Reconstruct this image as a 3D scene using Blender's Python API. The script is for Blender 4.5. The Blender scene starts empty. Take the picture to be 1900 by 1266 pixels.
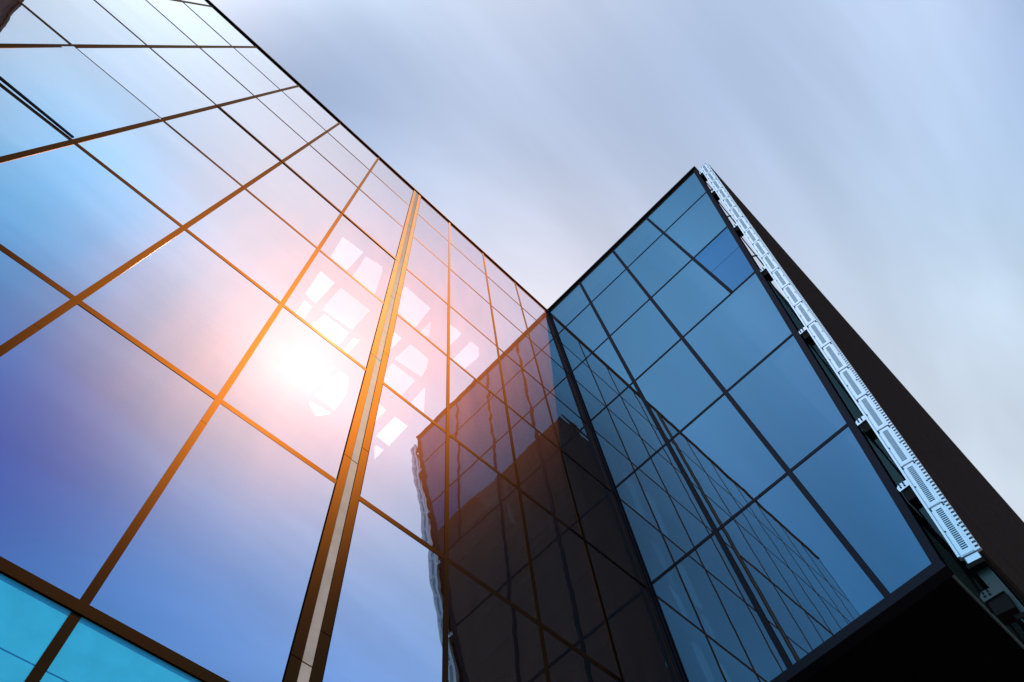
import bpy, bmesh, math, random
from mathutils import Vector, Matrix
random.seed(7)
S = bpy.context.scene
COL = S.collection
U = 3.9                 # metres per survey unit
Z0 = 1.6                # eye height above the paving


def W(x, y, z):         # survey units -> metres
    return Vector((x * U, y * U, z * U + Z0))


# ------------------------------------------------------------------ camera
cd = bpy.data.cameras.new('camera')
cam = bpy.data.objects.new('camera', cd)
COL.objects.link(cam)
cd.sensor_width = 36.0
cd.lens = 1287.562 / 1900 * 36
cd.clip_start = 0.05
cd.clip_end = 5000
CAM = (1.0, -2.0557035, 0.0)
R = Matrix(((0.69696352, 0.68039534, 0.22650396),
            (0.71261483, -0.62184402, -0.32479243),
            (-0.08013712, 0.38777855, -0.9182624)))
cam.matrix_world = Matrix.Translation(W(*CAM)) @ R.to_4x4()
S.camera = cam

# ------------------------------------------------------------------ sky, sun, exposure
S.view_settings.view_transform = 'Standard'
S.view_settings.look = 'None'
S.view_settings.exposure = 0.0
S.view_settings.gamma = 1.0


def lin(r, g, b, k=1.0):
    f = lambda c: (c / 255 / 12.92) if c <= 10.31 else ((c / 255 + 0.055) / 1.055) ** 2.4
    return (f(r) * k, f(g) * k, f(b) * k)


def azel(az, el):
    a, e = math.radians(az), math.radians(el)
    return Vector((math.cos(e) * math.cos(a), math.cos(e) * math.sin(a), math.sin(e)))


SUN = Vector((0.444, 0.123, 0.887)).normalized()

sl = bpy.data.lights.new('sun', 'SUN')
sl.energy = 3.0
sl.angle = math.radians(0.5)
sl.color = (1.0, 0.80, 0.58)
so = bpy.data.objects.new('sun', sl)
COL.objects.link(so)
so.rotation_euler = SUN.to_track_quat('Z', 'Y').to_euler()

wd = bpy.data.worlds.new('World')
S.world = wd
wd.use_nodes = True
nt = wd.node_tree
N, L = nt.nodes, nt.links
N.clear()
out = N.new('ShaderNodeOutputWorld')
bg = N.new('ShaderNodeBackground')
bg.inputs['Strength'].default_value = 0.1
L.new(bg.outputs[0], out.inputs[0])
tc = N.new('ShaderNodeTexCoord')
DIR = tc.outputs['Generated']


def vmath(op, a, b=None, scale=None):
    n = N.new('ShaderNodeVectorMath'); n.operation = op
    for i, v in enumerate((a, b)):
        if v is None: continue
        if hasattr(v, 'links'): L.new(v, n.inputs[i])
        else: n.inputs[i].default_value = v
    if scale is not None:
        if hasattr(scale, 'links'): L.new(scale, n.inputs['Scale'])
        else: n.inputs['Scale'].default_value = scale
    return n.outputs['Value'] if op in ('DOT_PRODUCT', 'LENGTH') else n.outputs['Vector']


def fmath(op, a, b=None, c=None, clamp=False):
    n = N.new('ShaderNodeMath'); n.operation = op; n.use_clamp = clamp
    for i, v in enumerate((a, b, c)):
        if v is None: continue
        if hasattr(v, 'links'): L.new(v, n.inputs[i])
        else: n.inputs[i].default_value = v
    return n.outputs[0]


# the sky seen round the courtyard: azimuth, elevation, colour, sharpness
LOBES = [
    (107, 82, (0.423, 0.572, 0.825), 20),
    (-124, 76, (0.06, 0.12, 0.30), 60),
    (44, 53, (0.37, 0.58, 0.80), 20),
    (79, 41, (0.591, 0.675, 0.777), 20),
    (114, 66, (0.944, 0.792, 0.758), 30),
    (40, 72, (0.217, 0.366, 0.691), 30),
    (130, 45, (0.892, 0.860, 0.899), 14),
    (-48, 70, (0.427, 0.521, 0.718), 60),
    (-44, 60, (0.498, 0.620, 0.812), 90),
    (-27, 60, (0.010, 0.696, 1.294), 90),
    (-16, 53, (0.010, 0.040, 0.380), 60),
    (-3, 45, (0.010, 0.010, 0.311), 90),
    (5, 36, (0.010, 0.247, 0.600), 60),
    (16, 44, (0.044, 0.215, 0.716), 90),
    (35, 43, (0.010, 0.209, 0.829), 60),
    (-7, 77, (1.22, 1.16, 1.20), 60),
    (57, 70, (0.63, 0.73, 0.93), 30),
    (34, 56, (0.78, 0.78, 0.95), 60),
    (15, 62, (0.16, 0.44, 0.56), 60),
    (0, 62, (0.156, 0.485, 0.603), 90),
    (-92, 61, (3.200, 2.852, 2.957), 40),
    (-75, 70, (1.842, 2.359, 2.630), 60),
    (-106, 64, (1.833, 1.911, 2.085), 60),
    (-93, 40, (0.427, 1.250, 1.717), 40),
    (-92, 50, (1.632, 1.577, 2.047), 60),
    (-74, 43, (0.482, 0.806, 0.968), 60),
    (-60, 57, (0.09, 0.085, 0.10), 85),
    (-50, 46, (0.14, 0.13, 0.17), 50),
    (0, 5, (0.25, 0.35, 0.55), 6),
    (180, 20, (0.429, 0.659, 0.848), 6),
]
acc = None; wsum = None
for az, el, c, k in LOBES:
    d = vmath('DOT_PRODUCT', DIR, azel(az, el))
    e = fmath('EXPONENT', fmath('MULTIPLY_ADD', d, k, -k))
    cv = vmath('SCALE', tuple(c), None, e)
    acc = cv if acc is None else vmath('ADD', acc, cv)
    wsum = e if wsum is None else fmath('ADD', wsum, e)
base = vmath('SCALE', acc, None, fmath('DIVIDE', 1.0, wsum))
# thin streaked cloud, drawn out along the wind
sep = N.new('ShaderNodeSeparateXYZ'); L.new(DIR, sep.inputs[0])
iz = fmath('DIVIDE', 1.0, fmath('MAXIMUM', sep.outputs[2], 0.08))
cmb = N.new('ShaderNodeCombineXYZ')
L.new(fmath('MULTIPLY', fmath('MULTIPLY', sep.outputs[0], iz), 3.4), cmb.inputs[0])
L.new(fmath('MULTIPLY', fmath('MULTIPLY', sep.outputs[1], iz), 0.8), cmb.inputs[1])
no = N.new('ShaderNodeTexNoise')
no.inputs['Scale'].default_value = 1.0
no.inputs['Detail'].default_value = 5.0
no.inputs['Roughness'].default_value = 0.5
no.inputs['Distortion'].default_value = 0.4
L.new(cmb.outputs[0], no.inputs['Vector'])
cl = fmath('MULTIPLY_ADD', no.outputs['Fac'], 1.0, 0.505)
base = vmath('SCALE', base, None, cl)
# bright haze round the sun
ds = vmath('DOT_PRODUCT', DIR, SUN)
for k, c in ((500, (0.20, 0.18, 0.16)), (200, (0.10, 0.08, 0.07)), (70, (0.08, 0.045, 0.04))):
    e = fmath('EXPONENT', fmath('MULTIPLY_ADD', ds, k, -k))
    base = vmath('ADD', base, vmath('SCALE', c, None, e))
sky = N.new('ShaderNodeTexSky')
sky.sky_type = 'NISHITA'
sky.sun_disc = False
sky.sun_elevation = math.asin(SUN.z)
sky.sun_rotation = math.atan2(SUN.x, SUN.y)
tot = vmath('ADD', vmath('SCALE', base, None, 10.15), vmath('SCALE', sky.outputs[0], None, 0.012))
L.new(tot, bg.inputs['Color'])


# ------------------------------------------------------------------ helpers
def tag(o, label=None, cat=None, group=None, kind=None):
    for k, v in (('label', label), ('category', cat), ('group', group), ('kind', kind)):
        if v: o[k] = v
    return o


def empty(name, loc):
    o = bpy.data.objects.new(name, None); COL.objects.link(o); o.location = loc
    bpy.context.view_layer.update()
    return o


def link(name, bm, m, parent=None, origin=None, bevel=0.0):
    """one mesh object; the bmesh is in world metres"""
    me = bpy.data.meshes.new(name)
    if bevel:
        bmesh.ops.bevel(bm, geom=list(bm.edges), offset=bevel, segments=1, affect='EDGES')
    bmesh.ops.recalc_face_normals(bm, faces=bm.faces)
    o0 = Vector(origin) if origin is not None else (sum((v.co for v in bm.verts), Vector()) / max(1, len(bm.verts)))
    for v in bm.verts: v.co -= o0
    bm.to_mesh(me); bm.free()
    for mm in (m if isinstance(m, (list, tuple)) else [m]): me.materials.append(mm)
    o = bpy.data.objects.new(name, me); COL.objects.link(o)
    if parent is not None:
        o.parent = parent
        p = Vector((0, 0, 0)); q = parent
        while q is not None: p += q.location; q = q.parent
        o.location = o0 - p
    else:
        o.location = o0
    return o


def hexa(bm, pts, mi=0):
    """8 points: four of one end then four of the other"""
    v = [bm.verts.new(p) for p in pts]
    for f in ((0, 1, 2, 3), (7, 6, 5, 4), (0, 4, 5, 1), (1, 5, 6, 2), (2, 6, 7, 3), (3, 7, 4, 0)):
        fc = bm.faces.new([v[i] for i in f]); fc.material_index = mi
    return v


def box(bm, a, b, mi=0):
    x0, y0, z0 = a; x1, y1, z1 = b
    return hexa(bm, [Vector(p) for p in ((x0, y0, z0), (x1, y0, z0), (x1, y1, z0), (x0, y1, z0),
                                         (x0, y0, z1), (x1, y0, z1), (x1, y1, z1), (x0, y1, z1))], mi)


def prism(bm, poly, off, mi=0):
    a = [bm.verts.new(p) for p in poly]; b = [bm.verts.new(p + off) for p in poly]
    bm.faces.new(a).material_index = mi; bm.faces.new(b[::-1]).material_index = mi
    n = len(poly)
    for i in range(n):
        bm.faces.new([a[i], b[i], b[(i + 1) % n], a[(i + 1) % n]]).material_index = mi


def rod(bm, p, q, r, n=8, mi=0):
    d = (q - p).normalized(); a = d.orthogonal().normalized(); b = d.cross(a)
    A = [bm.verts.new(p + (a * math.cos(t) + b * math.sin(t)) * r) for t in [2 * math.pi * i / n for i in range(n)]]
    B = [bm.verts.new(v.co + (q - p)) for v in A]
    bm.faces.new(A).material_index = mi; bm.faces.new(B[::-1]).material_index = mi
    for i in range(n): bm.faces.new([A[i], B[i], B[(i + 1) % n], A[(i + 1) % n]]).material_index = mi


# ------------------------------------------------------------------ materials
def newmat(name):
    m = bpy.data.materials.new(name); m.use_nodes = True
    t = m.node_tree; t.nodes.clear()
    o = t.nodes.new('ShaderNodeOutputMaterial')
    return m, t, o


def glass(name, tint, film, film_w, trans, rough=0.0, amp=1.0, film_r=0.42, ttint=(0.8, 0.9, 1.0), matte=False):
    """coated glazing: a slightly wavy mirror, a little see-through, under a thin tinted film that can carry painted glow"""
    m, t, o = newmat(name)
    n, l = t.nodes, t.links
    gen = n.new('ShaderNodeTexCoord'); geo = n.new('ShaderNodeNewGeometry'); oi = n.new('ShaderNodeObjectInfo')

    def M(op, a, b=None, c=None):
        k = n.new('ShaderNodeMath'); k.operation = op
        for i, v in enumerate((a, b, c)):
            if v is None: continue
            if hasattr(v, 'links'): l.new(v, k.inputs[i])
            else: k.inputs[i].default_value = v
        return k.outputs[0]
    mp = n.new('ShaderNodeMapping'); mp.vector_type = 'POINT'
    mp.inputs['Scale'].default_value = (0.55, 0.55, 1.5)
    l.new(geo.outputs['Position'], mp.inputs['Vector'])
    ofs = n.new('ShaderNodeVectorMath'); ofs.operation = 'ADD'
    l.new(mp.outputs[0], ofs.inputs[0])
    cx = n.new('ShaderNodeCombineXYZ')
    l.new(M('MULTIPLY', oi.outputs['Random'], 37.0), cx.inputs[0])
    l.new(cx.outputs[0], ofs.inputs[1])
    nz = n.new('ShaderNodeTexNoise'); nz.inputs['Scale'].default_value = 1.0; nz.inputs['Detail'].default_value = 2.0
    nz.inputs['Roughness'].default_value = 0.35
    l.new(ofs.outputs[0], nz.inputs['Vector'])
    sp = n.new('ShaderNodeSeparateXYZ'); l.new(gen.outputs['Generated'], sp.inputs[0])

    def edge(s, p):
        return M('POWER', M('ABSOLUTE', M('MULTIPLY_ADD', s, 2.0, -1.0)), p)
    h = M('MULTIPLY_ADD', nz.outputs['Fac'], 0.0030 * amp, M('MULTIPLY', edge(sp.outputs[2], 14.0), 0.0005 * amp))
    bp = n.new('ShaderNodeBump'); bp.inputs['Strength'].default_value = 1.0; bp.inputs['Distance'].default_value = 1.0
    l.new(h, bp.inputs['Height'])
    g = n.new('ShaderNodeBsdfGlossy'); g.inputs['Roughness'].default_value = rough
    hv = n.new('ShaderNodeHueSaturation'); hv.inputs['Color'].default_value = (*tint, 1)
    l.new(M('MULTIPLY_ADD', oi.outputs['Random'], 0.09, 0.93), hv.inputs['Value'])
    l.new(hv.outputs[0], g.inputs['Color']); l.new(bp.outputs[0], g.inputs['Normal'])
    tr = n.new('ShaderNodeBsdfTransparent'); tr.inputs['Color'].default_value = (*ttint, 1)
    m1 = n.new('ShaderNodeMixShader')
    lw = n.new('ShaderNodeLayerWeight'); lw.inputs[0].default_value = 0.5      # glass turns to mirror at a glancing view
    l.new(M('MULTIPLY_ADD', lw.outputs['Facing'], -trans * 1.15, trans * 1.25), m1.inputs[0])
    l.new(g.outputs[0], m1.inputs[1]); l.new(tr.outputs[0], m1.inputs[2])
    if matte:
        fl = n.new('ShaderNodeBsdfDiffuse'); fl.inputs['Color'].default_value = (*film, 1)
    else:
        fl = n.new('ShaderNodeBsdfGlossy'); fl.inputs['Roughness'].default_value = film_r
        fl.inputs['Color'].default_value = (*film, 1); fl.distribution = 'BECKMANN'
        # stretched sideways so the painted glow spreads along the facade
        fl.inputs['Anisotropy'].default_value = 0.388
        tg = n.new('ShaderNodeCombineXYZ'); tg.inputs[2].default_value = 1.0
        l.new(tg.outputs[0], fl.inputs['Tangent'])
    m2 = n.new('ShaderNodeMixShader')
    # the film varies in strength
    dn = n.new('ShaderNodeTexNoise'); dn.inputs['Scale'].default_value = 1.0; dn.inputs['Detail'].default_value = 5.0
    dm = n.new('ShaderNodeMapping'); dm.inputs['Scale'].default_value = (3.0, 3.0, 0.5)
    l.new(geo.outputs['Position'], dm.inputs['Vector']); l.new(dm.outputs[0], dn.inputs['Vector'])
    l.new(M('MULTIPLY', M('MULTIPLY_ADD', dn.outputs['Fac'], 0.6, 0.7), film_w), m2.inputs[0])
    l.new(m1.outputs[0], m2.inputs[1]); l.new(fl.outputs[0], m2.inputs[2])
    # the coating is on the outer face only
    ct = n.new('ShaderNodeBsdfTransparent'); ct.inputs['Color'].default_value = (0.96, 0.98, 1, 1)
    m3 = n.new('ShaderNodeMixShader'); l.new(geo.outputs['Backfacing'], m3.inputs[0])
    l.new(m2.outputs[0], m3.inputs[1]); l.new(ct.outputs[0], m3.inputs[2])
    l.new(m3.outputs[0], o.inputs[0])
    return m


def metal(name, diff, gloss, w, rough, graze=0.0, noise=0.15, brushed=False, grain=(1, 1, 1)):
    """lacquered metal: diffuse coat plus a broad tinted sheen that strengthens at grazing view"""
    m, t, o = newmat(name)
    n, l = t.nodes, t.links
    d = n.new('ShaderNodeBsdfDiffuse'); d.inputs['Color'].default_value = (*diff, 1)
    tcn = n.new('ShaderNodeNewGeometry')
    nz = n.new('ShaderNodeTexNoise'); nz.inputs['Scale'].default_value = 6.0; nz.inputs['Detail'].default_value = 5.0
    gm = n.new('ShaderNodeMapping'); gm.inputs['Scale'].default_value = grain
    l.new(tcn.outputs['Position'], gm.inputs['Vector']); l.new(gm.outputs[0], nz.inputs['Vector'])
    mx = n.new('ShaderNodeMix'); mx.data_type = 'RGBA'; mx.blend_type = 'MULTIPLY'
    mx.inputs[0].default_value = 1.0
    rp = n.new('ShaderNodeMapRange'); rp.inputs[3].default_value = 1 - noise * 2; rp.inputs[4].default_value = 1 + noise * 2
    l.new(nz.outputs['Fac'], rp.inputs[0])
    mx.inputs[6].default_value = (*diff, 1); l.new(rp.outputs[0], mx.inputs[7]); l.new(mx.outputs[2], d.inputs['Color'])
    g = n.new('ShaderNodeBsdfGlossy'); g.inputs['Color'].default_value = (*gloss, 1); g.inputs['Roughness'].default_value = rough
    if brushed:
        g.distribution = 'BECKMANN'; g.inputs['Anisotropy'].default_value = 0.33
        tg = n.new('ShaderNodeCombineXYZ'); tg.inputs[2].default_value = 1.0
        l.new(tg.outputs[0], g.inputs['Tangent'])
    m1 = n.new('ShaderNodeMixShader'); m1.inputs[0].default_value = w
    l.new(d.outputs[0], m1.inputs[1]); l.new(g.outputs[0], m1.inputs[2])
    last = m1
    if graze:
        lw = n.new('ShaderNodeLayerWeight'); lw.inputs[0].default_value = graze
        g2 = n.new('ShaderNodeBsdfGlossy'); g2.inputs['Color'].default_value = (0.9, 0.62, 0.45, 1); g2.inputs['Roughness'].default_value = 0.25
        m2 = n.new('ShaderNodeMixShader'); l.new(lw.outputs['Fresnel'], m2.inputs[0])
        l.new(m1.outputs[0], m2.inputs[1]); l.new(g2.outputs[0], m2.inputs[2]); last = m2
    l.new(last.outputs[0], o.inputs[0])
    return m


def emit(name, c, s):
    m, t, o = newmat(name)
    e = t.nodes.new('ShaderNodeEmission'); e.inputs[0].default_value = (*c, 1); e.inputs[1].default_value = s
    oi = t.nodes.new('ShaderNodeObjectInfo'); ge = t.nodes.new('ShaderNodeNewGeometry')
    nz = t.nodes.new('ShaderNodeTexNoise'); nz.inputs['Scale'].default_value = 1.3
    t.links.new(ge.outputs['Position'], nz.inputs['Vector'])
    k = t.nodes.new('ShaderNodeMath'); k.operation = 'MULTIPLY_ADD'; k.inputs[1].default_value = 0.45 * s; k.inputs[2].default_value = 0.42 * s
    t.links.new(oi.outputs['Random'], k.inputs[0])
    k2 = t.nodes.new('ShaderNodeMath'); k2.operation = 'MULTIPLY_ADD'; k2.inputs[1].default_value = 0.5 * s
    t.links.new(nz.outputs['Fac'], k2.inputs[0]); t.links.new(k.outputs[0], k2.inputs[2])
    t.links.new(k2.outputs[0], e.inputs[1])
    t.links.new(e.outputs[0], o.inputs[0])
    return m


M = {
    'glass_a': glass('mirror_glass', (0.96, 0.97, 0.985), (1.0, 0.33, 0.12), 0.032, 0.12, film_r=0.3834),  # orange film tint paints a sun-glow haze over the reflections
    'glass_b': glass('blue_glass', (0.030, 0.102, 0.186), (0.58, 0.38, 0.30), 0.075, 0.02, amp=0.55, matte=True),  # brown matte film paints a warm haze over the wing's panes
    'glass_v': glass('deep_blue_glass', (0.016, 0.074, 0.172), (0.58, 0.38, 0.30), 0.060, 0.02, amp=0.4, matte=True),  # carries the same painted brown haze
    'glass_side': glass('teal_glass', (0.25, 0.40, 0.45), (0.3, 0.45, 0.5), 0.05, 0.75, ttint=(0.16, 0.36, 0.43), matte=True),
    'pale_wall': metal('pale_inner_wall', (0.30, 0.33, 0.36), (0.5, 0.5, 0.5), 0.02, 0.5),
    'bronze': metal('bronze_frame', (0.010, 0.007, 0.006), (1.0, 0.32, 0.035), 0.052, 0.376, 0.04, brushed=True),
    'dark': metal('dark_frame', (0.006, 0.006, 0.009), (0.25, 0.28, 0.4), 0.04, 0.35, 0.0),
    'joint': metal('grey_joint_plate', (0.46, 0.43, 0.41), (1.0, 0.70, 0.50), 0.022, 0.376, brushed=True),
    'white': metal('pale_painted_metal', (0.55, 0.63, 0.76), (0.56, 0.70, 0.83), 0.70, 0.32, 0.0, 0.12),
    'slot': metal('slot_recess', (0.02, 0.08, 0.13), (0.04, 0.16, 0.24), 0.40, 0.35),
    'black': metal('black_steel', (0.006, 0.006, 0.007), (0.4, 0.4, 0.4), 0.02, 0.4),
    'ribs': metal('dark_ribbed_metal', (0.018, 0.014, 0.014), (0.5, 0.45, 0.45), 0.06, 0.40, 0.0, 0.45, grain=(1.6, 0.03, 1.6)),
    'steel': metal('teal_grey_steel', (0.02, 0.035, 0.04), (0.5, 0.6, 0.65), 0.08, 0.4),
    'soffit': metal('shaded_soffit', (0.004, 0.004, 0.004), (0.1, 0.1, 0.1), 0.02, 0.5),  # near-black colour holds the shade under the wing
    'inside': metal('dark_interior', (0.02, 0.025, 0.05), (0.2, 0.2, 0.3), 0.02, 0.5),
    'spandrel': metal('cyan_spandrel', (0.05, 0.60, 1.0), (0.6, 0.85, 1.0), 0.10, 0.03, 0.0, 0.10),
    'roof': metal('roof_membrane', (0.12, 0.12, 0.13), (0.3, 0.3, 0.3), 0.03, 0.6),
    'tower': metal('charcoal_cladding', (0.038, 0.034, 0.042), (0.4, 0.45, 0.5), 0.02, 0.5),
    'tower_glass': metal('dark_window', (0.045, 0.038, 0.038), (0.5, 0.6, 0.7), 0.03, 0.3),
    'paving': metal('stone_paving', (0.16, 0.155, 0.15), (0.4, 0.4, 0.4), 0.03, 0.5, 0.0, 0.3),
    'light': emit('glowing_patch', (1.0, 0.98, 0.95), 4.6),  # glow of the added light patches, not a lamp
}

# ------------------------------------------------------------------ ground
bm = bmesh.new()
g = 2500.0
vs = [bm.verts.new(p) for p in ((-g, -g, 0), (g, -g, 0), (g, g, 0), (-g, g, 0))]
bm.faces.new(vs)
tag(link('ground', bm, M['paving'], origin=(0, 0, 0)), kind='structure')

# ------------------------------------------------------------------ building on the left (plane x = 0)
ZT = 5.735                                   # roof line
YM = [-4.245, -3.860, -3.4721, -3.0873, -2.7005, -2.3109, -1.9242, -1.5171, -1.1617, -0.7808, -0.4006, -0.010]
ZA = [0.165, 0.8864, 1.5883, 2.2896, 2.9969, 3.7118, 4.4286, 5.0996, ZT]
IJ = 7                                       # the expansion joint
bldA = tag(empty('glass_building', W(0, -2.1, 0) - Vector((0, 0, Z0))),
           'tall mirror glass building on the left, bronze frames and glowing sun in its panes', 'building')
CAPW = 0.066
JW = 0.30                                    # whole width of the joint
GAP = 0.012


def pane_a(j, i, m, tilt=None):
    y0, y1 = YM[i] * U, YM[i + 1] * U
    if i == IJ: y0 += JW / 2
    if i + 1 == IJ: y1 -= JW / 2
    z0, z1 = ZA[j] * U + Z0, ZA[j + 1] * U + Z0
    bm = bmesh.new()
    box(bm, (-0.024, y0 + GAP, z0 + GAP), (0, y1 - GAP, z1 - GAP))
    o = link('pane', bm, m, bldA)
    a = random.uniform(-1, 1) * 0.0011; b = random.uniform(-1, 1) * 0.0011
    if tilt: b += tilt
    o.rotation_euler = (0, b, a)
    return o


for j in range(len(ZA) - 1):
    for i in range(len(YM) - 1):
        if j == 0:
            pass
        else:
            pane_a(j, i, M['glass_a'], 0.006 if (j, i) == (3, 3) else None)

# mullion caps
for i, y in enumerate(YM):
    if i == IJ: continue
    zc = [0.02] + [ZA[q] * U + Z0 - 0.45 - 0.2 * (i % 2) for q in (2, 4, 6)] + [ZT * U + Z0 - 0.01]
    for za, zb in zip(zc[:-1], zc[1:]):
        bm = bmesh.new()
        box(bm, (-0.16, y * U - CAPW / 2, za + 0.002), (0.006, y * U + CAPW / 2, zb - 0.002))
        link('mullion', bm, M['bronze'], bldA)
# transom caps, left and right of the joint
yj = YM[IJ] * U
for j, z in enumerate(ZA[:-1]):
    for ya, yb in ((YM[0] * U, yj - JW / 2), (yj + JW / 2, YM[-1] * U)):
        bm = bmesh.new()
        zz = z * U + Z0
        hh, pr = (0.042, 0.018) if j == 1 else (0.040, 0.0035)
        box(bm, (-0.15, ya + 0.001, zz - hh), (pr, yb - 0.001, zz + hh))
        link('transom', bm, M['bronze'], bldA, bevel=0.001)
# expansion joint: two bronze caps with a grey cover plate between, made of lengths
jt = tag(empty('expansion_joint', Vector((0, 0, 0))), 'wide vertical joint with pale plate between two bronze strips')
jt.parent = bldA
jt.location = Vector((0, yj, 0)) - bldA.location
bpy.context.view_layer.update()
for sgn in (-1, 1):
    z = 0.02
    while z < ZT * U + Z0 - 0.05:
        z1 = min(z + 2.77 + (0.35 if z < 1 and sgn > 0 else 0), ZT * U + Z0 - 0.015)
        bm = bmesh.new()
        c = yj + sgn * (JW / 2 - 0.05)
        box(bm, (-0.16, c - 0.05, z + 0.003), (0.010, c + 0.05, z1 - 0.003))
        link('cover_strip', bm, M['bronze'], jt, bevel=0.002)
        z = z1
z = 0.02
while z < ZT * U + Z0 - 0.05:
    z1 = min(z + 2.77, ZT * U + Z0 - 0.015)
    bm = bmesh.new()
    box(bm, (-0.14, yj - JW / 2 + 0.102, z + 0.004), (0.004, yj + JW / 2 - 0.102, z1 - 0.004))
    link('cover_plate', bm, M['joint'], jt, bevel=0.003)
    z = z1
# roof edge, roof and the dark rooms behind
bm = bmesh.new()
box(bm, (-0.5, YM[0] * U, ZT * U + Z0 - 0.005), (0.045, -0.005, ZT * U + Z0 + 0.08))
link('coping', bm, M['bronze'], bldA, bevel=0.008)
bm = bmesh.new()
box(bm, (-15.0, YM[0] * U, ZT * U + Z0 - 0.30), (-0.51, -0.06, ZT * U + Z0 + 0.02))
link('roof', bm, M['roof'], bldA)
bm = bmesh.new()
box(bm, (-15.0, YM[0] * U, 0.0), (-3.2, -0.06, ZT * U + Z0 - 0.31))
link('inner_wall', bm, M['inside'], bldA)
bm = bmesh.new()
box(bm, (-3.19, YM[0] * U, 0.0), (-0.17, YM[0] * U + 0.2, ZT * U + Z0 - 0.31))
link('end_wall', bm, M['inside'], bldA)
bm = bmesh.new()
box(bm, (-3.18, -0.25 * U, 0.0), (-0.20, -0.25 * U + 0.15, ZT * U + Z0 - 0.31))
link('blocker_wall', bm, M['inside'], bldA)  # added wall that hides the glowing patches from reflections in the wing
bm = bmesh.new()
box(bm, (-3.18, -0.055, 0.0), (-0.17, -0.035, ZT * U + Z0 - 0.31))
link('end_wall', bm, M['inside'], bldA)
# pale cyan spandrel sheets of the lowest storey, two to a bay
for i in range(len(YM) - 1):
    y0, y1 = YM[i] * U, YM[i + 1] * U
    if i == IJ: y0 += JW / 2
    if i + 1 == IJ: y1 -= JW / 2
    zt = ZA[1] * U + Z0 - 0.01
    for z0, z1 in ((ZA[0] * U + Z0 + 0.02, zt - 0.432), (zt - 0.426, zt)):
        bm = bmesh.new()
        box(bm, (-0.03, y0 + GAP, z0), (-0.001, y1 - GAP, z1))
        link('spandrel_sheet', bm, M['spandrel'], bldA, bevel=0.002)
# hinged vents: one pushed open, and the thicker bar of the row above
bm = bmesh.new()
hexa(bm, [W(0.002, -2.712, 2.300), W(0.006, -2.712, 2.300), W(0.006, -2.712, 2.312), W(0.002, -2.712, 2.312),
          W(0.012, -3.84, 2.330), W(0.022, -3.84, 2.330), W(0.022, -3.84, 2.348), W(0.012, -3.84, 2.348)])
link('vent_rail', bm, M['dark'], bldA)
bm = bmesh.new()
box(bm, (0.0065, YM[4] * U, ZA[5] * U + Z0 - 0.050), (0.016, yj - JW / 2 + 0.05, ZA[5] * U + Z0 + 0.035))
link('vent_rail', bm, M['bronze'], bldA, bevel=0.003)


def ray(px, py):
    return (R @ Vector(((px - 950) / 1287.562, -(py - 633) / 1287.562, -1.0))).normalized()


# added glowing polygons behind the glass, standing in for patches of bright light
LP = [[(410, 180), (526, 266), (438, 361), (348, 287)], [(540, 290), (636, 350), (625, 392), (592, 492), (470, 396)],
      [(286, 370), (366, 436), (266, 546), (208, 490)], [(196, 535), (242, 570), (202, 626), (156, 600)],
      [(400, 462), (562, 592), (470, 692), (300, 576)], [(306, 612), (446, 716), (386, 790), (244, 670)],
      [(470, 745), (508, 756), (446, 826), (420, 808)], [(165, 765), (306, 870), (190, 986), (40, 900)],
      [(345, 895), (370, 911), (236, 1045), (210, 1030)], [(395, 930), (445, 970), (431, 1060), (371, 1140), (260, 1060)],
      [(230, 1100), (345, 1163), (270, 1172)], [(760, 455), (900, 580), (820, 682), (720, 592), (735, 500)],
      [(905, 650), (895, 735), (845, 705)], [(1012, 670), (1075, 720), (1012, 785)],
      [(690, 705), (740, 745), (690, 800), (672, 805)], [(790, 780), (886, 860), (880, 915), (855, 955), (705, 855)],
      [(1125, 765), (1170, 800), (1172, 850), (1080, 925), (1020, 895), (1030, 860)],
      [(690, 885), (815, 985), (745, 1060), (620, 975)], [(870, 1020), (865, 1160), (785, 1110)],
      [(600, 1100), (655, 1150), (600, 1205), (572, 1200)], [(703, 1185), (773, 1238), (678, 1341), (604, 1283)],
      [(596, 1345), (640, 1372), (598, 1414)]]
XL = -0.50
patches = tag(empty('light_patches', Vector((0, 0, 0))), 'added glowing shapes behind the glass standing in for bright light patches')
patches.parent = bldA
patches.location = W(XL, -1.6, 3.0) - bldA.location
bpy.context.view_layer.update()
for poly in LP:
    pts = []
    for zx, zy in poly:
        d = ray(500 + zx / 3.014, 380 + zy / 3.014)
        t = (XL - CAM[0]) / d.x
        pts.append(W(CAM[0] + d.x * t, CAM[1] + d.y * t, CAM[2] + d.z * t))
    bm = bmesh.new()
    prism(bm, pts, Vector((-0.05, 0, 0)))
    link('light_patch', bm, M['light'], patches)

# ------------------------------------------------------------------ wing on the right (plane y = 0)
ZB = [0.165, 0.8864, 1.5859, 2.2991, 3.0117, 3.7251, 4.4403, 5.1484, 5.690]
XB = [0.012, 0.3919, 0.7827, 1.170]


def xedge(z):                                # the leaning end of the wing
    return 0.9561 + 0.1838 * (z - 1.6061)


ZBOT = 1.5859
bldB = tag(empty('glass_wing', W(0.8, 0, ZBOT)),
           'dark blue glass wing with a leaning end and shaded black underside on the right', 'building')
DEP = 27.0                                   # how far the wing runs back


def pane_b(poly, m):
    bm = bmesh.new()
    prism(bm, [Vector((x * U, 0.0, z * U + Z0)) for x, z in poly], Vector((0, 0.024, 0)))
    o = link('pane', bm, m, bldB)
    o.rotation_euler = (random.uniform(-1, 1) * 0.0007, 0, random.uniform(-1, 1) * 0.0007)
    return o


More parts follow.
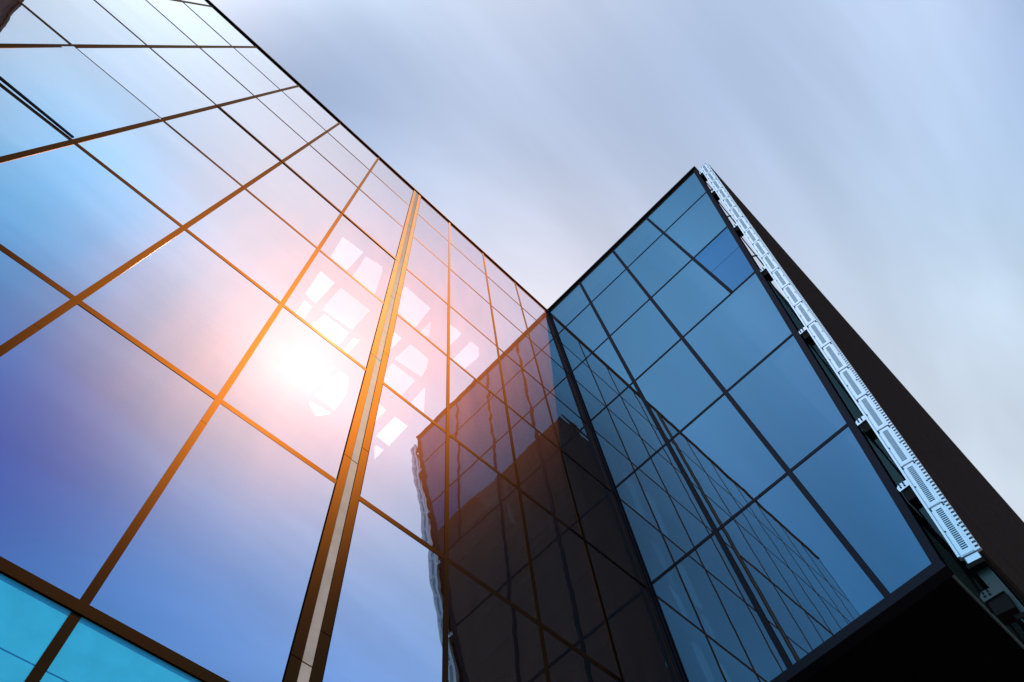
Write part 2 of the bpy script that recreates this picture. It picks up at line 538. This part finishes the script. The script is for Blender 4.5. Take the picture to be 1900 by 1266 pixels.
gp = GAP / U
for j in range(2, 8):
    z0, z1 = ZB[j] + gp, ZB[j + 1] - gp
    cols = XB[:3] + ([XB[3]] if j >= 5 else [])
    for i, xa in enumerate(cols):
        if i + 1 < len(cols):
            xb = cols[i + 1]
            pane_b([(xa + gp, z0), (xb - gp, z0), (xb - gp, z1), (xa + gp, z1)], M['glass_b'])
        else:
            xa += gp
            if j == 5:
                zm = (z0 + z1) / 2 + 0.02
                pane_b([(xa, z0), (xedge(z0), z0), (xedge(zm) , zm - 0.002), (xa, zm - 0.002)], M['glass_v'])
                pane_b([(xa, zm + 0.002), (xedge(zm), zm + 0.002), (xedge(z1), z1), (xa, z1)], M['glass_v'])
            else:
                pane_b([(xa, z0), (xedge(z0), z0), (xedge(z1), z1), (xa, z1)], M['glass_b'])
FW = 0.088
for i, x in enumerate(XB[1:], 1):
    bm = bmesh.new()
    zlo = ZBOT if i < 3 else ZB[5]
    w = FW if i < 3 else FW * 0.9
    box(bm, (x * U - w / 2, -0.014, zlo * U + Z0 + 0.03), (x * U + w / 2, 0.16, ZB[-1] * U + Z0 - 0.01))
    link('mullion', bm, M['dark'], bldB, bevel=0.004)
for j in range(3, 8):
    bm = bmesh.new()
    z = ZB[j]; h = 0.035
    ze = xedge(z) * U
    box(bm, (XB[0] * U + 0.05, -0.008, z * U + Z0 - h), (ze - 0.02, 0.15, z * U + Z0 + h))
    link('transom', bm, M['dark'], bldB, bevel=0.004)
bm = bmesh.new()                             # corner post where the two facades meet
box(bm, (0.002, -0.065, 0.02), (0.065, -0.012, ZT * U + Z0 - 0.012))
link('corner_post', bm, M['dark'], bldB, bevel=0.004)
bm = bmesh.new()
box(bm, (0.067, -0.045, 0.0), (0.105, 0.05, ZB[-1] * U + Z0 - 0.012))
link('corner_trim', bm, M['dark'], bldB, bevel=0.004)


def slant(bm, v0, v1, y0, y1, za, zb, dv=0.0):
    """bar along the leaning edge, offset sideways by v0..v1 metres"""
    a = [Vector((xedge(za) * U + v, y, za * U + Z0)) for v, y in ((v0, y0), (v1, y0), (v1, y1), (v0, y1))]
    b = [Vector((xedge(zb) * U + v, y, zb * U + Z0)) for v, y in ((v0, y0), (v1, y0), (v1, y1), (v0, y1))]
    hexa(bm, a + b)


bm = bmesh.new(); slant(bm, -0.02, 0.098, -0.030, 0.15, ZBOT - 0.02, ZB[-1] + 0.005)
link('edge_frame', bm, M['dark'], bldB, bevel=0.005)
bm = bmesh.new()
box(bm, (0.126, -0.050, ZBOT * U + Z0 - 0.10), (xedge(ZBOT) * U + 0.10, 0.15, ZBOT * U + Z0 + 0.038))
link('sill', bm, M['dark'], bldB, bevel=0.005)
bm = bmesh.new()
box(bm, (0.080, -0.07, ZB[-1] * U + Z0 - 0.01), (xedge(ZB[-1]) * U + 0.11, 0.16, ZB[-1] * U + Z0 + 0.09))
link('coping', bm, M['dark'], bldB, bevel=0.006)
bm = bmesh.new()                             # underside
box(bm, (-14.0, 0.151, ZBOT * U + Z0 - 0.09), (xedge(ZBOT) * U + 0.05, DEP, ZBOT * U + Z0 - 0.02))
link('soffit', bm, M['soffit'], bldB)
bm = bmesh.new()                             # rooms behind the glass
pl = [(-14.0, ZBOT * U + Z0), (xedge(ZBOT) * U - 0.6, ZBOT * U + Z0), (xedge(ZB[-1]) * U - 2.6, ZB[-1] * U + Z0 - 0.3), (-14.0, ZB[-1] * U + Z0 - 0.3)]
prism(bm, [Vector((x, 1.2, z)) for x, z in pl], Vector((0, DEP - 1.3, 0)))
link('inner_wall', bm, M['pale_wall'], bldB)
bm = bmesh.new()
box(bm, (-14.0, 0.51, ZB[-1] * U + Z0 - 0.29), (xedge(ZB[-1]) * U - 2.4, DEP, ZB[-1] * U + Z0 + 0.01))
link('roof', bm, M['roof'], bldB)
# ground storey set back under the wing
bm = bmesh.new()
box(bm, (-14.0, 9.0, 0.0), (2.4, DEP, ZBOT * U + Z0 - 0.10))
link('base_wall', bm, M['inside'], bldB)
# the leaning side wall of teal glass, in bays
nb = 9
for k in range(nb):
    y0 = 0.155 + k * (DEP - 0.2) / nb; y1 = 0.155 + (k + 1) * (DEP - 0.2) / nb - 0.02
    for j in range(2, 5):
        za, zb = ZB[j] + 0.004, ZB[j + 1] - 0.004
        if k > 5: continue
        bm = bmesh.new()
        slant(bm, 0.06, 0.085, y0, y1, za, zb)
        link('side_pane', bm, M['glass_side'], bldB)

# ------------------------------------------------------------------ ribbed screen hung off the leaning end
TOP = Vector((1.806 * U, 0, 5.614 * U + Z0)); BOT = Vector((1.078 * U, 0, 1.554 * U + Z0))
LEN = (BOT - TOP).length
DU = (BOT - TOP).normalized()
DV = Vector((-DU.z, 0, DU.x)).normalized()
if DV.x < 0: DV = -DV


def P(u, v, y):                              # along the rail from the top, sideways, back
    return TOP + DU * u + DV * v + Vector((0, y, 0))


scr = tag(empty('ribbed_screen', BOT), 'dark ribbed metal screen with pale slotted end rail along the leaning edge', 'screen')
NR = 262
pit = LEN / NR
bm = bmesh.new()
y0, y1 = 0.07, DEP
prof = []
for k in range(NR):
    u = k * pit
    prof += [(u, 0.0), (u + pit * 0.30, 0.0), (u + pit * 0.46, 0.034), (u + pit * 0.84, 0.034)]
prof.append((LEN, 0.0))
fa = [bm.verts.new(P(u, v, y0)) for u, v in prof]; fb = [bm.verts.new(P(u, v, y1)) for u, v in prof]
ba = [bm.verts.new(P(u, v - 0.03, y0)) for u, v in prof]; bb = [bm.verts.new(P(u, v - 0.03, y1)) for u, v in prof]
for k in range(len(prof) - 1):
    bm.faces.new([fa[k], fa[k + 1], fb[k + 1], fb[k]])
    bm.faces.new([ba[k + 1], ba[k], bb[k], bb[k + 1]])
    bm.faces.new([fa[k + 1], fa[k], ba[k], ba[k + 1]])
    bm.faces.new([fb[k], fb[k + 1], bb[k + 1], bb[k]])
bm.faces.new([fa[0], fb[0], bb[0], ba[0]]); bm.faces.new([fb[-1], fa[-1], ba[-1], bb[-1]])
link('ribbed_panel', bm, M['ribs'], scr)

RW = 0.205                                   # rail width


def pbox(bm, u0, u1, v0, v1, y0, y1, mi=0):
    hexa(bm, [P(u0, v0, y0), P(u0, v1, y0), P(u0, v1, y1), P(u0, v0, y1),
              P(u1, v0, y0), P(u1, v1, y0), P(u1, v1, y1), P(u1, v0, y1)], mi)


rail = None
bm = bmesh.new()
NC = 20
ml = LEN / NC
pbox(bm, 0, LEN, -RW, -0.016, 0.0, 0.06)
# toothed edge closing the ends of the ribs
for k in range(NR):
    u = k * pit
    prism(bm, [P(u + pit * 0.40, -0.016, 0.004), P(u + pit * 0.44, 0.030, 0.004), P(u + pit * 0.86, 0.030, 0.004), P(u + pit * 0.94, -0.016, 0.004)], Vector((0, 0.055, 0)))
rail = link('end_rail', bm, M['white'], scr)
bm = bmesh.new()                             # upstanding flange on the glass side, catches the light
hexa(bm, [P(0, -RW - 0.030, -0.030), P(0, -RW - 0.001, -0.030), P(0, -RW - 0.001, 0.06), P(0, -RW - 0.030, 0.06),
          P(LEN, -RW - 0.030, -0.030), P(LEN, -RW - 0.001, -0.030), P(LEN, -RW - 0.001, 0.06), P(LEN, -RW - 0.030, 0.06)])
link('flange', bm, M['white'], rail)
for k in range(NC):
    u0 = k * ml
    bm = bmesh.new()                         # slotted cover: frame of bars with slats over a dark recess
    a, b = u0 + 0.015, u0 + ml - 0.012
    vl, vr = -RW + 0.022, -0.040
    s0, s1 = a + 0.055, b - 0.055
    sl_, sr = vl + 0.034, vr - 0.032
    pbox(bm, a, b, vl, sl_, -0.006, -0.001)
    pbox(bm, a, b, sr, vr, -0.006, -0.001)
    pbox(bm, a, s0, sl_ + 0.0005, sr - 0.0005, -0.0055, -0.001)
    pbox(bm, s1, b, sl_ + 0.0005, sr - 0.0005, -0.0055, -0.001)
    ns = 22
    st = (s1 - s0) / ns
    for q in range(ns):
        pbox(bm, s0 + q * st + st * 0.66, s0 + (q + 1) * st, sl_ + 0.0005, sr - 0.0005, -0.005, -0.0036)
    pbox(bm, s0 + 0.0005, s1 - 0.0005, sl_ + 0.001, sr - 0.001, -0.0035, -0.0012, 1)
    for v in (-RW + 0.012, -0.028):
        for du in (-0.012, 0.022):
            rod(bm, P(u0 + 0.02 + du, v, -0.010), P(u0 + 0.02 + du, v, -0.0005), 0.010, 6, 2)
        rod(bm, P(u0 + ml * 0.5, v, -0.010), P(u0 + ml * 0.5, v, -0.0005), 0.009, 6, 2)
    pbox(bm, u0 + 0.0045, u0 + 0.010, -RW + 0.01, -0.02, -0.007, -0.0006, 2)
    link('slot_cover', bm, [M['white'], M['slot'], M['dark']], rail)

# brackets between the glass edge and the rail
BZ = [5.50, 5.045, 4.335, 3.66, 2.955, 2.245, 1.875, 1.405]


def uz(z): return (TOP.z - (z * U + Z0)) / -DU.z


bu = [uz(z) for z in BZ]
for k, u in enumerate(bu):
    br = tag(empty('bracket', P(u, -RW - 0.1, 0.1)))
    br.parent = scr; br.location = P(u, -RW - 0.1, 0.1) - scr.location
    bpy.context.view_layer.update()
    low = (k == len(bu) - 1)
    v0, v1 = (-RW - 0.185, -RW - 0.034) if not low else (-RW - 0.06, -0.03)
    bm = bmesh.new()
    pbox(bm, u - 0.02, u + 0.20, v0 + 0.02, v1, 0.01, 0.24)
    link('arm', bm, M['black'], br, bevel=0.004)
    bm = bmesh.new()
    prism(bm, [P(u - 0.10, v0 + 0.03, -0.012), P(u - 0.10, v1, -0.012), P(u - 0.005, v1, -0.012), P(u + 0.02, v0, -0.012), P(u - 0.05, v0 - 0.01, -0.012)], Vector((0, 0.018, 0)))
    for q in range(4):
        c = P(u - 0.08 + 0.045 * (q % 2), v0 + 0.04 + 0.055 * (q // 2), 0)
        rod(bm, c + Vector((0, -0.024, 0)), c + Vector((0, -0.0125, 0)), 0.013, 6, 1)
    link('plate', bm, [M['white'] if not low else M['steel'], M['dark']], br)
# thin tie rods crossing from bracket to bracket
for k in range(len(bu) - 1):
    a, b = bu[k] + 0.18, bu[k + 1] - 0.04
    for va, vb, yy in ((-RW - 0.15, -RW - 0.05, 0.22), (-RW - 0.03, -RW - 0.09, 0.30)):
        bm = bmesh.new(); rod(bm, P(a, va, yy), P(b, vb, yy), 0.013)
        link('tie_rod', bm, M['black'], scr)
    if k < 3:                                # short cross spacer in the open gaps
        bm = bmesh.new(); c = (a + b) / 2
        rod(bm, P(c - 0.06, -RW - 0.17, 0.26), P(c + 0.10, -RW - 0.03, 0.26), 0.020)
        link('spacer', bm, M['steel'], scr)
# end box and the tail strut below the rail
bm = bmesh.new(); pbox(bm, LEN + 0.006, LEN + 0.10, -RW + 0.02, -0.02, 0.015, 0.10)
link('end_cap', bm, M['white'], scr, bevel=0.004)
bm = bmesh.new(); pbox(bm, LEN + 0.10, LEN + 0.16, -RW - 0.01, -0.01, 0.01, 0.40)
link('end_block', bm, M['black'], scr)
bm = bmesh.new()
hexa(bm, [P(LEN + 0.16, -RW + 0.03, 0.12), P(LEN + 0.16, -0.03, 0.12), P(LEN + 0.16, -0.03, 0.20), P(LEN + 0.16, -RW + 0.03, 0.20),
          P(LEN + 0.80, -RW + 0.10, 0.12), P(LEN + 0.80, 0.03, 0.12), P(LEN + 0.80, 0.03, 0.20), P(LEN + 0.80, -RW + 0.10, 0.20)])
link('strut', bm, M['steel'], scr)
for va, vb in ((-RW - 0.02, -RW + 0.02), (-0.10, 0.02), (-0.02, 0.12)):
    bm = bmesh.new(); rod(bm, P(LEN + 0.12, va, 0.22), P(LEN + 1.7, vb, 0.5), 0.014)
    link('tie_rod', bm, M['black'], scr)

# ------------------------------------------------------------------ dark tower across the courtyard (mirrored in both facades)
TX, TY, TZ = 11.6 * U, -20.0 * U, 43.3 * U
tw = tag(empty('office_tower', Vector((TX + 37, TY - 7, 0))), 'dark tower across the courtyard, mirrored in the top left panes', 'tower')
bm = bmesh.new(); box(bm, (TX, TY - 14, 0), (TX + 74, TY, TZ))
link('wall', bm, M['tower'], tw)
bm = bmesh.new(); box(bm, (TX - 0.3, TY - 14.3, TZ), (TX + 74.3, TY + 0.3, TZ + 1.2))
link('parapet', bm, M['tower'], tw)
for k in range(43):
    z = 3 + k * 3.75
    bm = bmesh.new(); box(bm, (TX + 1, TY + 0.004, z), (TX + 73, TY + 0.06, z + 2.0))
    link('window_band', bm, M['tower_glass'], tw)
